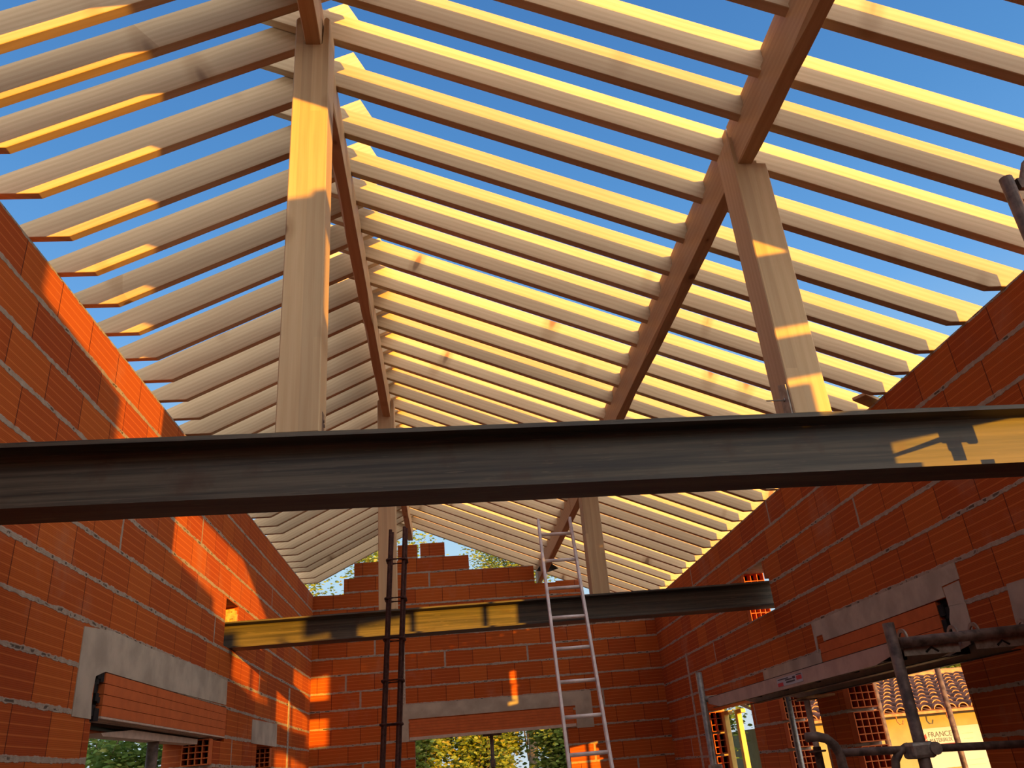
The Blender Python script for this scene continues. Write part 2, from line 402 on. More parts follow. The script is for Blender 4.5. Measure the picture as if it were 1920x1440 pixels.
bm = bmesh.new(); prism(bm, [(-.67, 2.07), (-.67, 2.50), (1.78, 2.50), (1.78, 2.06), (1.56, 2.06), (1.56, 2.33), (-.56, 2.33), (-.56, 2.07)], 'y', YG - .004, YG + .05); obj('concrete_lintel', bm, 'concrete', wf)
obj('mortar_strip', B_(-.65, -.59, YG - .003, YG + .02, 2.5, 3.28), 'mortar', wf)
# broken pocket reveal on the left, open cells in the pocket on the right, open cells in the window reveals
bm = bmesh.new()
for k in range(26):
    y0 = 7.15 + random.random() * .05; z = 2.93 + random.random() * .13; x = XL - .19 + random.random() * .17; s = .012 + random.random() * .03
    box(bm, x - s, min(x + s, XL - .002), y0, 7.22, z - s, z + s * .7)
obj('broken_reveal', bm, 'clay_pale', wl, label if False else None)
obj('reveal_mortar', B_(XL - .20, XL - .004, 7.17, 7.21, 2.72, 3.03), 'clay_pale', wl)
hollow_end('hollow_block_end', XR + .006, XR + .194, 7.46, 2.92, 3.13, 3, 3, wr_)
hollow_end('hollow_block_end', XR + .006, XR + .194, 7.46, 2.70, 2.905, 4, 3, wr_)
for k in range(4):
    hollow_end('hollow_block_end', XR + .006, XR + .194, 5.87, 1.83 - .2183 * k + .014, 2.045 - .2183 * k - .012, 4, 4, wr_)
    hollow_end('hollow_block_end', XR + .006, XR + .194, 7.12, 1.83 - .2183 * k + .014, 2.045 - .2183 * k - .012, 4, 4, wr_)
    hollow_end('hollow_block_end', XR + .006, XR + .194, 9.28, 1.83 - .2183 * k + .014, 2.045 - .2183 * k - .012, 3, 3, wr_)
    hollow_end('hollow_block_end', XL - .194, XL - .006, 6.63, 1.857 - .2091 * k + .012, 2.066 - .2091 * k - .03, 4, 4, wl)
    hollow_end('hollow_block_end', XL - .194, XL - .006, 8.78, 1.857 - .2091 * k + .012, 2.066 - .2091 * k - .03, 4, 4, wl)

# ------------------------------------------------------------------ shutter boxes over the windows
def shutter_box_x(xf, xb, y0, y1, z0, z1, label, black):
    r = empty('shutter_box', (xf, (y0 + y1) / 2, z0))
    bm = bmesh.new(); n = 4; s = 1 if xf > xb else -1
    for k in range(n):
        a = z0 + (z1 - z0) * k / n; bq = z0 + (z1 - z0) * (k + 1) / n
        for ya, yb in ((y0, y0 + (y1 - y0) * .33), (y0 + (y1 - y0) * .33 + .003, y1)):
            box(bm, min(xb, xf), max(xb, xf), ya, yb, a + .0015, bq - .0015)
    place(obj('clay_casing', bm, 'clay'), r)
    bm = bmesh.new()
    for k in range(3): box(bm, min(xf - s * .028 * k, xf - s * (.028 * k + .022)), max(xf - s * .028 * k, xf - s * (.028 * k + .022)), y0, y1, z0 - .010 - .004 * k, z0)
    place(obj('trim_strip', bm, 'trim'), r)
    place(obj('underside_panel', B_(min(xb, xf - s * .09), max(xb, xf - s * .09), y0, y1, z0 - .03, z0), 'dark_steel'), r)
    ya, yb = black
    bm = bmesh.new()
    box(bm, min(xf - s * .03, xb), max(xf - s * .03, xb), ya, yb, z0 - .015, z1)
    for k in range(14):
        zc = z0 + (z1 - z0) * random.random(); sz = .012 + .02 * random.random(); yc = ya + random.random() * (yb - ya)
        box(bm, xf - s * .02 - sz / 2, xf - s * .02 + sz / 2, max(ya, yc - sz), min(yb, yc + sz), zc - sz, min(z1, zc + sz))
    place(obj('insulation_end', bm, 'soot'), r)
    return tag(r, label, 'shutter box', None)
shutter_box_x(XL + .003, XL - .2, 4.574, 7.02, 2.066, 2.276, 'clay-faced shutter box in the left wall, black insulation at its near end', (4.46, 4.57))
shutter_box_x(XR - .003, XR + .2, 4.512, 6.15, 2.03, 2.316, 'clay-faced shutter box over the wide opening in the right wall behind the scaffold', (4.41, 4.51))
r = empty('shutter_box', (.5, YG, 2.11)); bm = bmesh.new()
for k in range(6): box(bm, -.55, 1.53, YG - .003, YG + .2, 2.115 + .034 * k + .001, 2.115 + .034 * (k + 1) - .001)
place(obj('clay_casing', bm, 'clay'), r); place(obj('trim_strip', B_(-.55, 1.55, YG - .014, YG + .06, 2.082, 2.118), 'trim'), r)
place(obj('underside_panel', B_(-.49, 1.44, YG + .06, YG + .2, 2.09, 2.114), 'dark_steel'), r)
tag(r, 'clay-faced shutter box over the window in the far gable wall, behind the ladder', 'shutter box')

# ------------------------------------------------------------------ steel beams
def beam(y0, wdt, zt, zb, slope, x0, x1, tf, tw, label):
    bm = bmesh.new(); yc = y0 + wdt / 2; r = .018
    pr = [(y0, zb), (y0 + wdt, zb), (y0 + wdt, zb + tf), (yc + tw / 2 + r, zb + tf), (yc + tw / 2 + .3 * r, zb + tf + .3 * r), (yc + tw / 2, zb + tf + r), (yc + tw / 2, zt - tf - r), (yc + tw / 2 + .3 * r, zt - tf - .3 * r), (yc + tw / 2 + r, zt - tf),
          (y0 + wdt, zt - tf), (y0 + wdt, zt), (y0, zt), (y0, zt - tf), (yc - tw / 2 - r, zt - tf), (yc - tw / 2 - .3 * r, zt - tf - .3 * r), (yc - tw / 2, zt - tf - r), (yc - tw / 2, zb + tf + r), (yc - tw / 2 - .3 * r, zb + tf + .3 * r), (yc - tw / 2 - r, zb + tf), (y0, zb + tf)]
    prism(bm, pr, 'x', x0, x1)
    for v in bm.verts: v.co.z += slope * v.co.x
    return tag(obj('steel_beam', bm, 'steel'), label, 'beam', 'steel beams across the room')
beam(2.715, .18, 2.788, 2.553, -.0094, -2.0, 3.05, .017, .010, 'near dark steel beam crossing the whole picture below the wooden roof')
b2_ = beam(6.977, .20, 2.944, 2.737, .0066, -1.93, 2.90, .013, .008, 'far steel beam behind the ladder, its web lit golden, both ends in wall pockets')

# ------------------------------------------------------------------ posts
def post(name, prof, y0, y1, label, plate=None):
    zb = min(p[1] for p in prof); xc = sum(p[0] for p in prof) / len(prof)
    o = empty('timber_post', (xc, (y0 + y1) / 2, zb))
    bm = bmesh.new(); prism(bm, [(p[0] - xc, p[1] - zb) for p in prof], 'y', y0 - (y0 + y1) / 2, y1 - (y0 + y1) / 2); bevel(bm, .004)
    obj('post_body', bm, 'woodZ', o)
    return tag(o, label, 'post', 'timber posts on the steel beams')
def slotted(x0, x1, s0, s1, zb, zs, zt):
    c = .012
    return [(x0, zb), (x1, zb), (x1, zt - c), (x1 - c, zt), (s1 + c * .6, zt), (s1, zt - c), (s1, zs), (s0, zs), (s0, zt - c), (s0 - c * .6, zt), (x0 + c, zt), (x0, zt - c)]
p1 = post('p', slotted(-.588, -.434, -.548, -.462, 2.795, 4.708, 4.885), 2.725, 2.885, 'near left timber post carrying the ridge beam in its forked top')
p2 = post('p', [(1.332, 2.777), (1.482, 2.777), (1.482, 3.985), (1.365, 3.985), (1.365, 4.125), (1.357, 4.137), (1.332, 4.137)], 2.725, 2.885, 'near right timber post under the right-hand purlin, metal plate at its foot')
p3 = post('p', slotted(-.584, -.432, -.546, -.462, 2.944, 4.71, 4.885), 7.0, 7.16, 'far timber post under the ridge, standing on the far steel beam behind the rebar cage')
p4 = post('p', [(1.236, 2.954), (1.39, 2.954), (1.39, 3.985), (1.30, 3.985), (1.30, 4.12), (1.236, 4.12)], 7.0, 7.16, 'far timber post right of the ladder top, standing on the far steel beam')
# bracket with screws on the left side face of the near right post
bm = bmesh.new(); prism(bm, [(2.735, 2.782), (2.735, 2.905), (2.80, 2.93), (2.80, 2.782)], 'x', 1.326, 1.332)
br = obj('angle_bracket', bm, 'galv'); place(br, p2); br['label'] = 'grey galvanised angle bracket'
bm = bmesh.new(); tube(bm, [(1.327, 2.765, 2.85), (1.25, 2.76, 2.85)], .003, 8); ring_tube(bm, (1.325, 2.77, 2.855), (1, 0, 0), .006, .003, 12, 6)
obj('screw', bm, 'galv', br)
bm = bmesh.new(); box(bm, -.4345, -.4315, 2.79, 2.83, 2.80, 2.90); tube(bm, [(-.4345, 2.81, 2.87), (-.428, 2.81, 2.87)], .007, 8); tube(bm, [(-.4345, 2.82, 2.855), (-.428, 2.82, 2.855)], .007, 8)
place(obj('metal_tie', bm, 'rusty'), p1)
bm = B_(1.368, 1.44, 2.727, 2.88, 3.987, 4.0); place(obj('packing_block', bm, 'woodX'), p2)

# ------------------------------------------------------------------ ridge and purlins
def long_beam(x0, x1, z0, z1, y0, y1, drift=0, wane=.006, seed=0):
    """timber along Y with slightly waney lower arrises"""
    bm = bmesh.new(); n = max(2, int((y1 - y0) / .06)); prev = None
    for i in range(n + 1):
        y = y0 + (y1 - y0) * i / n; d = drift * (y - 2.6)
        nz = lambda k: max(0, noise.noise(Vector((y * 2.3 + seed, k * 7.1, seed * 1.7))) * 1.9) * wane + .002
        a, b_ = nz(1), nz(2)
        ring = [(x0 + d, z1), (x1 + d, z1), (x1 + d, z0 + b_ * 1.4), (x1 + d - b_, z0), (x0 + d + a, z0), (x0 + d, z0 + a * 1.4)]
        ring = [bm.verts.new((p[0], y, p[1])) for p in ring]
        if prev:
            for k in range(6): bm.faces.new((prev[k], prev[(k + 1) % 6], ring[(k + 1) % 6], ring[k]))
        else: bm.faces.new(ring)
        prev = ring
    bm.faces.new(prev[::-1]); return bm
G_ = 'ridge beam lengths'
tag(obj('ridge_beam', long_beam(-.541, -.469, 4.708, 4.925, -.98, 2.80, 0, .006, 1), 'woodY'), 'near ridge beam length ending in the fork of the near left post, at the top edge', 'ridge beam', G_)
tag(obj('ridge_beam', long_beam(-.537, -.465, 4.708, 4.925, 2.805, 7.075, 0, .012, 2), 'woodY'), 'middle ridge beam length with wavy bark edge between the near and far posts', 'ridge beam', G_)
tag(obj('ridge_beam', long_beam(-.537, -.465, 4.71, 4.925, 7.08, 11.45, 0, .006, 3), 'woodY'), 'far ridge beam length running from the far post over the gable wall', 'ridge beam', G_)

yR = [.85, 1.16, 1.45, 1.75, 2.04, 2.34, 2.59, 2.855, 3.165, 3.505, 3.825, 4.095, 4.38, 4.70, 5.02, 5.34, 5.65, 5.97, 6.28, 6.58, 6.88, 7.20, 7.54, 7.88, 8.18, 8.49, 8.79, 9.12, 9.40, 9.77, 10.12, 10.45, 10.80, 11.15, 11.45]
yL = [.90, 1.21, 1.50, 1.80, 2.10, 2.43, 2.665, 2.905, 3.215, 3.555, 3.88, 4.21, 4.55, 4.89, 5.22, 5.55, 5.885, 6.20, 6.53, 6.86, 7.19, 7.52, 7.85, 8.185, 8.52, 8.88, 9.19, 9.535, 9.866, 10.18, 10.52, 10.83, 11.13, 11.50, 11.83]
TH = .045
def nudge(y):
    for r_ in yR:
        if abs(y - r_) < TH + .003: return r_ + (TH + .003 if y >= r_ else -(TH + .003))
    return y
yL = [nudge(y) for y in yL]
dr = lambda y: -.012 * (y - 2.6)
def purlin(y0, y1, label, seed):
    root = empty('purlin', (1.389 + dr((y0 + y1) / 2), (y0 + y1) / 2, 3.982))
    place(obj('purlin_timber', long_beam(1.354, 1.424, 3.982, 4.155, y0, y1, -.012, .010, seed), 'woodY'), root)
    ys = [y for y in yR]
    gaps = [(y0, ys[0])] if ys[0] > y0 else []
    gaps = [(-.35, ys[0] - .003)] + [(a + TH + .003, b - .003) for a, b in zip(ys, ys[1:])]
    for a, b in gaps:
        a, b = max(a, y0 + .002), min(b, y1 - .002)
        if b - a > .03:
            d = dr((a + b) / 2)
            place(obj('blocking_board', B_(1.372 + d, 1.412 + d, a, b, 4.155, 4.252), 'woodY'), root)
    return tag(root, label, 'purlin', 'purlin lengths under the right roof slope')
purlin(-.80, 2.79, 'near purlin length, from the top picture edge to the near right post', 4)
purlin(2.80, 7.05, 'middle purlin length under the right slope between the two right posts', 5)
purlin(7.06, 11.5, 'far purlin length under the right slope, behind the ladder top', 6)

# ------------------------------------------------------------------ rafters
zbr = lambda x: 3.541 + .4232 * (XR - x)
zbl = lambda x: 4.316 + .4919 * (x - XL)
def rafter_mesh(name, prof):
    bm = bmesh.new(); prism(bm, prof, 'y', 0, TH); bevel(bm, .002)
    me = bpy.data.meshes.new(name); bmesh.ops.recalc_face_normals(bm, faces=bm.faces[:]); bm.to_mesh(me); bm.free(); me.materials.append(None); return me
# profile in local coordinates: local X runs down the slope so that the grain follows the timber
def to_local(pts, org, ang):
    c, s = math.cos(ang), math.sin(ang); out = []
    for x, z in pts:
        dx, dz = x - org[0], z - org[1]; out.append((dx * c + dz * s, -dx * s + dz * c))
    return out
angR = -math.atan(.4232); orgR = (-.50, zbr(-.50))
profR = [(-.87, zbr(-.87)), (-.806, zbr(-.87) + .150), (2.885, zbr(2.885) + .1764), (2.885, 3.577), (2.675, 3.577)]
angL = math.atan(.4919); orgL = (-.50, zbl(-.50))
xk = XL + (4.284 - 4.316) / .4919
profL = [(-.305, zbl(-.305)), (-.385, zbl(-.385) + .2017), (XL - .36, zbl(XL - .36) + .2017), (XL - .36, 4.284), (xk, 4.284)]
meR = rafter_mesh('rafter', to_local(profR, orgR, angR)); meR.materials[0] = M['woodX']
meL = rafter_mesh('rafter', to_local(profL, orgL, angL)); meL.materials[0] = M['woodX']
ORD = ['first', 'second', 'third', 'fourth', 'fifth', 'sixth', 'seventh', 'eighth', 'ninth', 'tenth', 'eleventh', 'twelfth', 'thirteenth', 'fourteenth', 'fifteenth', 'sixteenth', 'seventeenth', 'eighteenth', 'nineteenth', 'twentieth', 'twenty-first', 'twenty-second', 'twenty-third', 'twenty-fourth', 'twenty-fifth', 'twenty-sixth', 'twenty-seventh']
def rafters(side, ys, me, org, ang, grp):
    proto = None; n = len(ys)
    for i, y in enumerate(ys):
        if proto is None:
            o = bpy.data.objects.new('rafter', me); proto = o
        else: o = proto.copy()
        COL.objects.link(o)
        o.location = (org[0], y, org[1]); o.rotation_euler = (0, -ang, 0)
        k = sum(1 for q in ys if q < y and q >= 2.80)      # rafters beyond the near posts before this one
        wear = 'sunlit upper edge' if side == 'right' else 'pale grey-brown face'
        if y < 2.80:
            m_ = sum(1 for q in ys if y < q < 2.80)
            lab = 'rafter of the %s roof slope, %s one on the camera side of the near posts' % (side, ORD[m_])
        elif y < 6.97:
            lab = '%s-slope pine rafter, %s one beyond the near posts, above the space between the steel beams' % (side, ORD[k])
        else:
            kk = sum(1 for q in ys if 6.97 <= q < y)
            lab = '%s-slope pine rafter, %s one beyond the far posts, nearer the gable wall' % (side, ORD[kk])
        tag(o, lab, 'rafter', grp)
rafters('right', yR, meR, orgR, angR, 'rafters of the right roof slope')
rafters('left', yL, meL, orgL, angL, 'rafters of the left roof slope')

# ------------------------------------------------------------------ ladder
r = empty('ladder', (.87, 4.2, 0))
def lp(s, side): # s = height
    y = 6.93 + (s - 2.93) * .385; w_ = .150 - .004 * (s - 2.9)
    x = 1.0 - .012 + (s - 2.9) * .012 + side * w_
    return Vector((x, y, s))
tops = 3.70; bots = .02
for sd in (-1, 1):
    bm = bmesh.new(); a_, b_ = lp(bots, sd), lp(tops, sd); d = (b_ - a_).normalized(); n_ = Vector((1, 0, 0)).cross(d).normalized()
    vs_ = []
    for p in (a_, b_):
        for ux, un in ((-.011, -.028), (.011, -.028), (.011, .028), (-.011, .028)): vs_.append(bm.verts.new(p + Vector((ux, 0, 0)) + n_ * un))
    for k in range(4): bm.faces.new((vs_[k], vs_[(k + 1) % 4], vs_[4 + (k + 1) % 4], vs_[4 + k]))
    bm.faces.new(vs_[:4]); bm.faces.new(vs_[4:][::-1])
    bevel(bm, .003); place(obj('rail', bm, 'alu'), r)
z = 3.545
while z > .2:
    bm = bmesh.new(); tube(bm, [lp(z, -1) + Vector((.006, 0, 0)), lp(z, 1) - Vector((.006, 0, 0))], .0145, 12); place(obj('rung', bm, 'alu', None, True), r); z -= .262
tag(r, 'aluminium ladder leaning on the far steel beam in front of the gable wall', 'ladder')

# ------------------------------------------------------------------ rebar cage
r = empty('rebar_cage', (-.30, 3.75, 0))
def cp(s, u, v_): # s = height
    return Vector((-.2225 - (2.71 - s) * .050 + u, 3.80 + v_, s))
for u, v_, top in ((-.034, -.034, 2.715), (-.030, .034, 2.72), (.030, -.034, 2.725), (.036, .034, 2.735)):
    place(obj('bar', T([cp(.01, u, v_), cp(top, u, v_)], .0075, 8), 'rebar'), r)
z = 2.572
while z > .1:
    e_ = .011; c_ = []
    for (uu, vv), ang in (((-.034, -.034), 180), ((.034, -.034), 270), ((.034, .034), 0), ((-.034, .034), 90)):
        for k in range(4):
            t = math.radians(ang + 30 * k); c_.append(cp(z, uu + e_ * math.cos(t), vv + e_ * math.sin(t)))
    for dz in (0,):
        place(obj('stirrup', T([p + Vector((0, 0, dz)) for p in c_ + c_[:2]], .0058, 6), 'rebar'), r)
    z -= .176
tag(r, 'rusty rebar column cage with stirrups, upright left of the ladder', 'rebar cage')

# ------------------------------------------------------------------ scaffold planks and frames on the right
def tb(pts, r=.0242, mat='rusty', name='tube', parent=None, seg=14):
    o = obj(name, T(pts, r, seg), mat, None, True)
    if parent is not None: place(o, parent)
    return o
r = empty('scaffold', (2.0, 3.69, 0))
tb([(2.0, 3.69, 0), (2.0, 3.69, 2.115)], .0262, 'rusty', 'upright', r)
tb([(2.03, 3.69, 2.025), (2.95, 3.69, 2.05)], .0242, 'rusty', 'ledger', r)
tb([(2.74, 3.30, 0), (2.74, 3.30, 1.5)], .0242, 'rusty', 'upright', r)
tb([(1.655, 3.735, 1.60), (2.72, 3.735, 1.56)], .0165, 'rusty', 'guard_rail', r)
arc = [Vector((1.52, 3.735, 1.672)), Vector((1.57, 3.735, 1.672)), Vector((1.61, 3.735, 1.66)), Vector((1.64, 3.735, 1.63)), Vector((1.655, 3.735, 1.59)), Vector((1.655, 3.735, .02))]
tb(arc, .02, 'rusty', 'bent_tube', r)
arc2 = [Vector((1.97, 3.735, 1.60)), Vector((1.925, 3.735, 1.585)), Vector((1.895, 3.735, 1.55)), Vector((1.885, 3.735, 1.50)), Vector((1.885, 3.735, .02))]
tb(arc2, .018, 'rusty', 'bent_tube', r)
bm = bmesh.new(); box(bm, 1.945, 2.05, 3.655, 3.76, 1.55, 1.615); bevel(bm, .014, 2); place(obj('coupler', bm, 'galv'), r)
bm = bmesh.new(); tube(bm, [(2.045, 3.645, 1.585), (2.045, 3.77, 1.585)], .026, 14); place(obj('coupler_nut', bm, 'galv'), r)
tb([(1.66, 3.735, 1.56), (1.76, 3.735, 1.40)], .006, 'rusty', 'brace_wire', r)
tag(r, 'rust-brown scaffold frame with thick upright and coupler at the lower right', 'scaffold')
r = empty('scaffold', (2.0, 6.84, 0))
tb([(2.0, 6.84, 0), (2.0, 6.84, 2.24)], .026, 'galv', 'upright', r)
tb([(2.0, 6.84, 2.035), (2.72, 6.84, 2.05)], .0242, 'galv', 'ledger', r)
tb([(2.70, 6.84, 0), (2.70, 6.84, 2.1)], .0242, 'galv', 'upright', r)
bm = bmesh.new(); box(bm, 1.97, 2.06, 6.80, 6.90, 1.50, 1.56); bevel(bm, .01, 2); place(obj('coupler', bm, 'galv'), r)
tag(r, 'grey scaffold frame at the far end of the long aluminium plank', 'scaffold')
def plank(x0, x1, y0, y1, zt, label, sticker):
    r = empty('scaffold_plank', ((x0 + x1) / 2, (y0 + y1) / 2, zt - .1)); h = .085
    bm = bmesh.new(); prism(bm, [(y0, zt - h * .6), (y0, zt - .005), (y1, zt - .005), (y1, zt - h * .55), (y1 - .28, zt - h), (y0 + .25, zt - h)], 'x', x0, x0 + .004)
    prism(bm, [(y0, zt - h * .6), (y0, zt - .005), (y1, zt - .005), (y1, zt - h * .55), (y1 - .28, zt - h), (y0 + .25, zt - h)], 'x', x1 - .004, x1)
    s_ = obj('side_rail', bm, 'alu_face'); place(s_, r)
    place(obj('deck', B_(x0 + .004, x1 - .004, y0 + .02, y1 - .02, zt - .012, zt), 'dark_steel'), r)
    bm = bmesh.new(); box(bm, x0 + .004, x0 + .035, y0 + .1, y1 - .1, zt - h, zt - h + .004); box(bm, x1 - .035, x1 - .004, y0 + .1, y1 - .1, zt - h, zt - h + .004)
    k = y0 + .5
    while k < y1 - .3: box(bm, x0 + .004, x1 - .004, k, k + .05, zt - .05, zt - .012); k += .55
    place(obj('cross_member', bm, 'dark_steel'), r)
    ep = B_(x0 + .02, x1 - .02, y0 - .004, y0, zt - .075, zt - .02); q = obj('end_plate', ep, 'galv'); place(q, r)
    bm = bmesh.new(); xm = (x0 + x1) / 2
    tube(bm, [(xm - .03, y0 - .006, zt - .065), (xm, y0 - .006, zt - .045), (xm + .03, y0 - .006, zt - .065)], .005, 6)
    obj('latch', bm, 'dark_steel', q).location = -Vector(q.matrix_world.translation) if False else (0, 0, 0)
    for xh in (x0 + .03, x1 - .035):
        bm = bmesh.new(); pts = []
        for i in range(13):
            t = math.radians(200 - 190 * i / 12); pts.append((y0 - .03 + .042 * math.cos(t) + .028, zt + .0 + .045 * math.sin(t)))
        inner = [(y0 - .03 + .028 * math.cos(math.radians(200 - 190 * i / 12)) + .028, zt + .028 * math.sin(math.radians(200 - 190 * i / 12))) for i in range(13)]
        prism(bm, pts + inner[::-1], 'x', xh, xh + .008); place(obj('hook', bm, 'galv'), r)
    if sticker:
        st = B_(x0 - .002, x0, 4.86, 5.27, zt - .068, zt - .018); so = obj('sticker', st, 'white_sheet', s_); so['label'] = 'white sticker with red corners and dark lettering'
        obj('red_corner', B_(x0 - .003, x0 - .002, 5.17, 5.26, zt - .066, zt - .045), 'red_print', s_); obj('red_corner', B_(x0 - .003, x0 - .002, 4.87, 4.95, zt - .052, zt - .03), 'red_print', s_)
        bm = bmesh.new()
        for a_, b_, za, zb_ in ((5.08, 5.25, -.024, -.030), (5.02, 5.13, -.033, -.040), (4.97, 5.01, -.026, -.040), (4.98, 5.12, -.046, -.055), (4.87, 4.95, -.021, -.026)):
            box(bm, x0 - .003, x0 - .002, a_, b_, zt + zb_, zt + za)
        obj('dark_lettering', bm, 'dark_print', s_)
    return tag(r, label, 'scaffold plank', 'aluminium scaffold planks')
plank(2.035, 2.345, 3.72, 6.82, 2.045, 'long aluminium scaffold plank with a white and red sticker on its side', True)
plank(2.385, 2.695, 3.72, 6.82, 2.05, 'second scaffold plank, the one next to the right brick wall', False)
# adjustable steel prop by the narrow opening
r = empty('steel_prop', (2.62, 6.28, 0))
tb([(2.62, 6.28, 0), (2.62, 6.28, 1.62)], .029, 'rusty', 'outer_tube', r); tb([(2.62, 6.28, 1.60), (2.62, 6.28, 1.94)], .022, 'alu', 'inner_tube', r)
bm = bmesh.new(); ring_tube(bm, (2.62, 6.28, 1.59), (0, 0, 1), .055, .007); place(obj('ring_handle', bm, 'rusty', None, True), r)
bm = bmesh.new(); box(bm, 2.56, 2.68, 6.22, 6.34, 1.935, 1.945); place(obj('head_plate', bm, 'rusty'), r)
tag(r, 'adjustable steel prop with ring handle below the scaffold planks', 'prop')
tag(obj('board', bevel(B_(2.60, 2.78, 6.08, 6.42, 1.945, 1.962), .003), 'ply'), 'short wooden board resting on top of the adjustable steel prop', 'board')
r = empty('scaffold', (3.97, 7.28, -.6))
tb([(3.68, 7.30, -.6), (3.68, 7.30, 2.7)], .0242, 'rusty', 'upright', r); tb([(4.27, 7.25, -.6), (4.27, 7.25, 2.7)], .0242, 'rusty', 'upright', r); tb([(3.66, 7.30, 2.55), (4.29, 7.25, 2.55)], .0242, 'galv', 'ledger', r)
tag(r, 'pair of thin scaffold tubes outside the wide opening, in front of the yellow house', 'scaffold')
# upright seen at the right picture edge; other uprights and boards added for shade
r = empty('scaffold_shade_tower', (2.223, 2.346, 0))
tb([(2.223, 2.346, 0), (2.223, 2.346, 3.565)], .0245, 'rusty', 'upright', r)
for xx, yy in ((2.72, 2.56), (2.223, -.60), (2.72, -.60)): tb([(xx, yy, 0), (xx, yy, 3.40)], .0242, 'rusty', 'upright', r)
bm = bmesh.new(); prism(bm, [(2.255, 3.505), (2.25, 3.55), (2.272, 3.553), (2.315, 3.64), (2.36, 3.66), (2.37, 3.50)], 'y', 2.325, 2.345); place(obj('end_bracket', bm, 'rusty'), r)
for (ya, yb, za, zb_) in ((-.17, 1.46, 3.345, 3.69), (-.17, .485, 3.12, 3.30), (-.78, .36, 2.48, 3.09), (.36, .66, 2.50, 2.945), (.66, .99, 2.66, 2.935), (.99, 2.52, 2.81, 2.91)):
    place(obj('shade_board', B_(2.66, 2.692, ya, yb, za, zb_), 'ply'), r)  # unseen boards, cut and placed to shade the near beam and right post
# lever clamp near the head of the near upright
bm = bmesh.new(); box(bm, 2.205, 2.32, 2.27, 2.30, 2.695, 2.755); box(bm, 2.30, 2.335, 2.29, 2.325, 2.685, 2.76); box(bm, 2.22, 2.237, 2.28, 2.31, 2.66, 2.70); bevel(bm, .006); place(obj('clamp', bm, 'rusty'), r)
tb([(2.215, 2.285, 2.715), (2.10, 2.285, 2.683), (1.965, 2.285, 2.648)], [.011, .009, .007], 'rusty', 'lever', r, 8)
tag(r, 'scaffold upright and end bracket at the right picture edge, rest added for shade', 'scaffold')

# ------------------------------------------------------------------ small things
def tilt_board():
    bm = B_(-.16, .16, -.05, .05, -.011, .011); bevel(bm, .002)
    o = obj('board', bm, 'ply'); o.location = (2.80, 4.60, 3.60); o.rotation_euler = (0, .12, .5); return o
tag(tilt_board(), 'short offcut board lying on top of the right wall beside the near right post', 'board')
bm = bmesh.new()
prism(bm, [(1.20, 4.045), (1.30, 4.17), (1.42, 4.125), (1.50, 4.06), (1.36, 4.02)], 'y', 10.9, 10.915)
tag(obj('plastic_sheet', bm, 'black_film'), 'scrap of black plastic sheet under the far purlin, above the gable notch', 'sheet')
r = empty('window_prop', (.47, YG + .1, 0)); tb([(.47, YG + .1, 0), (.47, YG + .1, 2.06)], .024, 'rusty', 'tube', r)
bm = bmesh.new(); box(bm, .36, .60, YG + .04, YG + .16, 2.06, 2.088); place(obj('head_plate', bm, 'rusty'), r)
bm = bmesh.new(); tube(bm, [(.47, YG + .1, 1.70), (.47, YG + .1, 1.78)], .034, 12); place(obj('collar', bm, 'rusty'), r)
tag(r, 'dark steel prop standing in the window of the far gable wall', 'prop')
r = empty('window_prop', (-1.88, 5.72, 0)); tb([(-1.88, 5.72, 0), (-1.88, 5.72, 2.0)], .034, 'rusty', 'tube', r)
bm = bmesh.new(); prism(bm, [(4.75, 2.0), (4.78, 1.985), (6.5, 2.0), (6.5, 2.034), (5.2, 2.034)], 'x', -1.93, -1.83); place(obj('head_beam', bm, 'trim'), r)
tag(r, 'dark steel prop with a timber head in the window of the left wall', 'prop')
for (xx, ya, yb_, yt, lab) in ((2.885, 9.17, 9.26, 9.02, 'yellow wooden batten against the hollow blocks of the window in the right wall'), (2.965, 8.98, 9.06, 8.84, 'yellow wooden batten standing free in the window of the right wall')):
    rt = empty('batten_frame', (xx + .025, ya, .9))
    for (a_, b_, c_, d_) in ((ya, yb_, .9, 2.03), (yt, ya, 1.99, 2.03)):
        place(obj('batten', bevel(B_(xx, xx + .05, a_, b_, c_, d_), .003), 'yellow_paint'), rt)
    tag(rt, lab, 'batten', 'yellow battens in the right window')
for yb_, nm in ((7.93, 'timber_reveal'),):
    o = obj('timber_reveal', B_(XR + .01, XR + .19, 7.905, 7.93, .9, 2.06), 'trim', wr_)

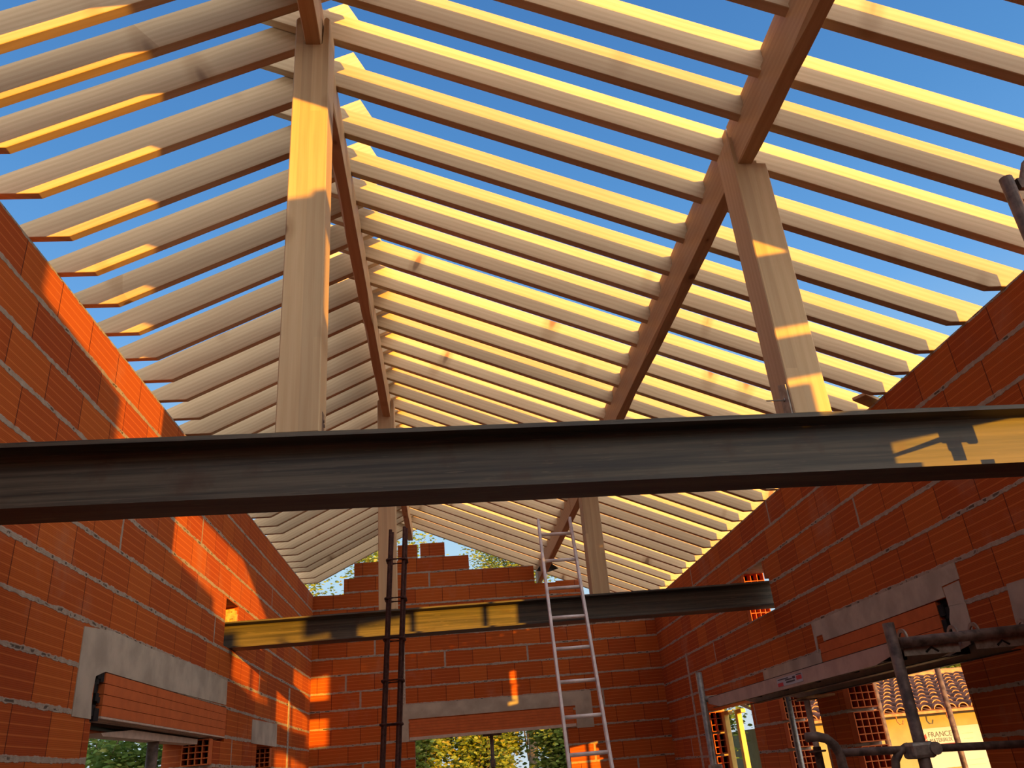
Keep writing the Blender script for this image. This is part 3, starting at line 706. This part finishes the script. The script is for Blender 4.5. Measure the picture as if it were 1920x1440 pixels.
# ------------------------------------------------------------------ neighbouring house
hx0, hx1, hy = 5.2, 10.5, 13.0
r = empty('house', (7.5, hy, -.6))
place(obj('house_wall', B_(hx0, hx1, hy, hy + 5.5, -.6, 1.95), 'render'), r)
bm = bmesh.new(); sl_ = .205
nx = int((hx1 - hx0 + .4) / .20); rows = 9; L_ = .36
for i in range(nx):
    xc = hx0 - .2 + .2 * (i + .5)
    for j in range(rows):
        y0 = hy - .35 + L_ * j; z0 = 1.93 + sl_ * (y0 - hy + .35) + .02 + .008 * random.random()
        y1 = y0 + L_ * 1.12; z1 = z0 + sl_ * L_ * 1.12 - .012
        jx = (random.random() - .5) * .012
        ra, rb = .082, .072
        ring0, ring1, in0 = [], [], []
        for k in range(7):
            t = math.pi * k / 6
            ring0.append((xc + jx + ra * math.cos(t), y0, z0 + ra * .85 * math.sin(t))); ring1.append((xc + jx + rb * math.cos(t), y1, z1 + rb * .85 * math.sin(t)))
            in0.append((xc + jx + (ra - .016) * math.cos(t), y0, z0 + (ra - .016) * .85 * math.sin(t)))
        v0 = [bm.verts.new(p) for p in ring0]; v1 = [bm.verts.new(p) for p in ring1]
        for k in range(6): bm.faces.new((v0[k], v0[k + 1], v1[k + 1], v1[k]))
        e0 = v0; e1 = [bm.verts.new(p) for p in in0]
        for k in range(6): bm.faces.new((e0[k], e0[k + 1], e1[k + 1], e1[k])).material_index = 1
rf = obj('tiled_roof', bm, 'tile', None, False); rf.data.materials.append(M['tile_edge']); place(rf, r)
bm = bmesh.new(); prism(bm, [(hy - .36, 1.90), (hy - .36, 1.935), (hy + 2.95, 2.605), (hy + 2.95, 2.56), (hy, 1.93)], 'x', hx0 - .2, hx1 + .2); obj('roof_deck', bm, 'tile_edge', rf)
bm = bmesh.new(); tube(bm, [(hx0 - .2, hy + 2.95, 2.64), (hx1 + .2, hy + 2.95, 2.64)], .10, 12); obj('ridge_tiles', bm, 'tile_edge', rf)
for xx in (6.62, 7.42, 8.25):
    bm = bmesh.new(); tube(bm, [(xx, hy - .30, 1.91), (xx, hy - .31, 1.83), (xx + .03, hy - .31, 1.79), (xx + .08, hy - .31, 1.79), (xx + .10, hy - .31, 1.84)], .010, 6); place(obj('gutter_hook', bm, 'tile_edge', None, True), r)
tag(r, 'low yellow-lit house with clay tile roof seen through the wide opening on the right', 'house')
def sign(x0, x1, z0, z1, y, label, name):
    e_ = empty(name, ((x0 + x1) / 2, y, z0)); place(obj('panel', bevel(B_(x0, x1, y - .012, y, z0, z1), .002), 'white_sheet'), e_); return tag(e_, label, 'sign')
sg = sign(7.04, 7.64, 1.14, 1.70, hy - .02, 'white builder\'s sign with dark and red lettering on the yellow house wall', 'sign_board')
def text(s, x, z, size, mat, parent, y, sx=1.0):
    cu = bpy.data.curves.new('lettering', 'FONT'); cu.body = s; cu.size = size; cu.extrude = .001; cu.space_character = 1.0
    o = bpy.data.objects.new('lettering', cu); COL.objects.link(o)
    dg = bpy.context.evaluated_depsgraph_get(); me = bpy.data.meshes.new_from_object(o.evaluated_get(dg)); me.name = 'lettering'
    bpy.data.objects.remove(o); me.materials.clear(); me.materials.append(M[mat])
    o = bpy.data.objects.new('lettering', me); COL.objects.link(o); o.rotation_euler = (math.pi / 2, 0, 0); o.scale = (sx, 1, 1)
    o.parent = parent; o.location = Vector((x, y, z)) - parent.location; return o
text('FRANCE', 7.19, 1.573, .105, 'dark_print', sg, hy - .0335, 1.0)
text('MATÉRIAUX', 7.20, 1.50, .078, 'dark_print', sg, hy - .0335, .86)
place(obj('red_bar', B_(7.34, 7.60, hy - .034, hy - .0325, 1.452, 1.474), 'red_print'), sg)
text('CADE', 7.36, 1.375, .082, 'red_print', sg, hy - .0335, 1.0)
bm = bmesh.new(); prism(bm, [(7.07, 1.56), (7.16, 1.63), (7.17, 1.57), (7.10, 1.52)], 'y', hy - .034, hy - .0325); prism(bm, [(7.08, 1.50), (7.17, 1.555), (7.15, 1.49), (7.11, 1.46)], 'y', hy - .034, hy - .0325); place(obj('red_emblem', bm, 'red_print'), sg)
sg2 = sign(7.66, 8.12, .80, 1.70, hy - .02, 'tall white notice board with faint lines beside the builder\'s sign', 'notice_board')
bm = bmesh.new()
for k in range(3): box(bm, 7.74 + .01 * k, 7.92 - .02 * k, hy - .034, hy - .0325, 1.585 - .075 * k, 1.592 - .075 * k)
for k in range(3): box(bm, 7.72, 7.98, hy - .034, hy - .0325, 1.22 - .07 * k, 1.224 - .07 * k)
place(obj('faint_lines', bm, 'trim'), sg2)
bm = bmesh.new(); prism(bm, [(7.80, .80), (7.92, .93), (8.05, 1.08), (8.08, 1.08), (8.08, .80)], 'y', hy - .034, hy - .0325); place(obj('pink_corner', bm, 'pink_print'), sg2)

# ------------------------------------------------------------------ trees
def tree(name, base, crown, rad, n, mat, label, seed, size=.09, trunk=True, twigs=40, clumps=26):
    rnd = random.Random(seed); root = empty(name, base); bv = Vector(base); cv = Vector(crown)
    bm = bmesh.new()
    tube(bm, [bv, bv.lerp(cv, .4) + Vector((rnd.uniform(-.2, .2), 0, 0)), bv.lerp(cv, .8), cv], [.16, .13, .08, .03], 8)
    tips = []
    for k in range(twigs):
        st = bv.lerp(cv, rnd.uniform(.3, 1)); d = Vector((rnd.gauss(0, 1), rnd.gauss(0, 1), rnd.gauss(.3, .8))).normalized()
        e_ = cv + Vector((d.x * rad[0], d.y * rad[1], d.z * rad[2])) * rnd.uniform(.5, .98)
        md = st.lerp(e_, .5) + Vector((rnd.uniform(-.2, .2), rnd.uniform(-.2, .2), rnd.uniform(0, .3)))
        tube(bm, [st, md, e_], [.028, .016, .005], 5); tips.append((st, md, e_))
    place(obj('trunk', bm, 'bark', None, True), root)
    bm = bmesh.new()
    cs = []
    for k in range(clumps):
        st, md, e_ = rnd.choice(tips); cs.append((md.lerp(e_, rnd.uniform(.2, 1.05)), rnd.uniform(.18, .42) * min(rad)))
    for k in range(n):
        c_, s_ = rnd.choice(cs)
        p = c_ + Vector((rnd.gauss(0, 1), rnd.gauss(0, 1), rnd.gauss(0, 1))) * s_ * .6
        q_ = Matrix.Rotation(rnd.uniform(0, 6.28), 3, 'Z') @ Matrix.Rotation(rnd.uniform(-1.2, 1.2), 3, 'X'); z_ = size * rnd.uniform(.6, 1.3)
        pts = [(-.5, 0, 0), (-.1, .28, .05), (.3, .22, .03), (.55, 0, -.05), (.3, -.22, .03), (-.1, -.28, .05)]
        bm.faces.new([bm.verts.new(p + q_ @ (Vector(t) * z_)) for t in pts])
    me = bpy.data.meshes.new('foliage'); bm.to_mesh(me); bm.free(); me.materials.append(M[mat])
    o = bpy.data.objects.new('foliage', me); COL.objects.link(o); place(o, root)
    return tag(root, label, 'tree', 'trees around the building site')
tree('tree', (-1.6, 22.0, -.6), (-1.5, 22.2, 6.2), (1.5, 1.3, 1.9), 9000, 'leaf_yellow', 'thin yellow-green tree rising above the left steps of the gable wall', 1, .10, clumps=60)
tree('tree', (2.1, 25.8, -.6), (2.2, 25.8, 7.5), (1.8, 1.4, 1.7), 9000, 'leaf_yellow', 'yellow-green tree above the top of the gable wall, right of the rebar cage', 2, .10, clumps=60)
tree('tree', (-5.2, 23.0, -.6), (-5.0, 23.0, 6.0), (1.9, 1.4, 2.0), 9000, 'leaf_yellow', 'orange-yellow tree at the foot of the left roof slope behind the gable corner', 3, .10, clumps=60)
tree('bush', (-.7, 18.3, -.6), (-.7, 18.4, 1.9), (.8, .8, 1.7), 15000, 'leaf_yellow', 'sunlit yellow-green bush filling the left half of the gable window', 4, .10, clumps=90)
tree('bush', (2.25, 17.9, -.6), (2.25, 18.0, 1.9), (.85, .8, 1.7), 15000, 'leaf_yellow', 'yellow-green bush filling the right half of the gable window, beside the ladder', 5, .10, clumps=90)
tree('bush', (.75, 18.1, -.6), (.75, 18.2, 2.0), (.75, .7, 1.75), 15000, 'leaf_yellow', 'dense yellow-green bush behind the prop in the middle of the gable window', 21, .10, clumps=90)
tree('bush', (-4.3, 11.2, -.6), (-4.3, 11.4, 1.5), (2.0, 1.2, 1.6), 14000, 'leaf_green', 'green bush outside the window of the left wall', 6, .085, clumps=90)
tree('bush', (-7.6, 14.6, -.6), (-7.6, 14.8, 1.9), (1.8, 1.2, 1.6), 7000, 'leaf_yellow', 'yellowing bush at the far side of the left window view', 7, .085, clumps=60)
tree('bush', (3.95, 14.6, -.6), (3.95, 14.8, 2.1), (.8, .9, 1.9), 15000, 'leaf_green', 'green bush seen through the window with yellow battens', 8, .085, clumps=60)
tree('bush', (5.2, 21.2, -.6), (5.2, 21.3, 1.8), (1.5, 1.1, 1.9), 6000, 'leaf_yellow', 'yellow bush behind the narrow opening with the prop', 9, .09, clumps=50)
tree('tree', (12.5, 21.5, -.6), (12.5, 21.5, 2.8), (4.0, 1.3, 1.7), 20000, 'leaf_yellow', 'row of yellow-green foliage above the tiled roof of the house', 10, .12, clumps=80)
tree('tree', (12.1, 16.2, -.6), (12.0, 16.2, 8.4), (1.7, 1.5, 1.8), 2600, 'leaf_green', 'thin tree top showing between rafters above the right wall, beside the third rafter', 11, .10, clumps=24)
tree('tree', (11.6, 20.0, -.6), (11.6, 20.0, 8.9), (1.6, 1.2, 1.7), 3600, 'leaf_yellow', 'small leafy tree top showing just right of the near right post foot', 12, .11, clumps=26)
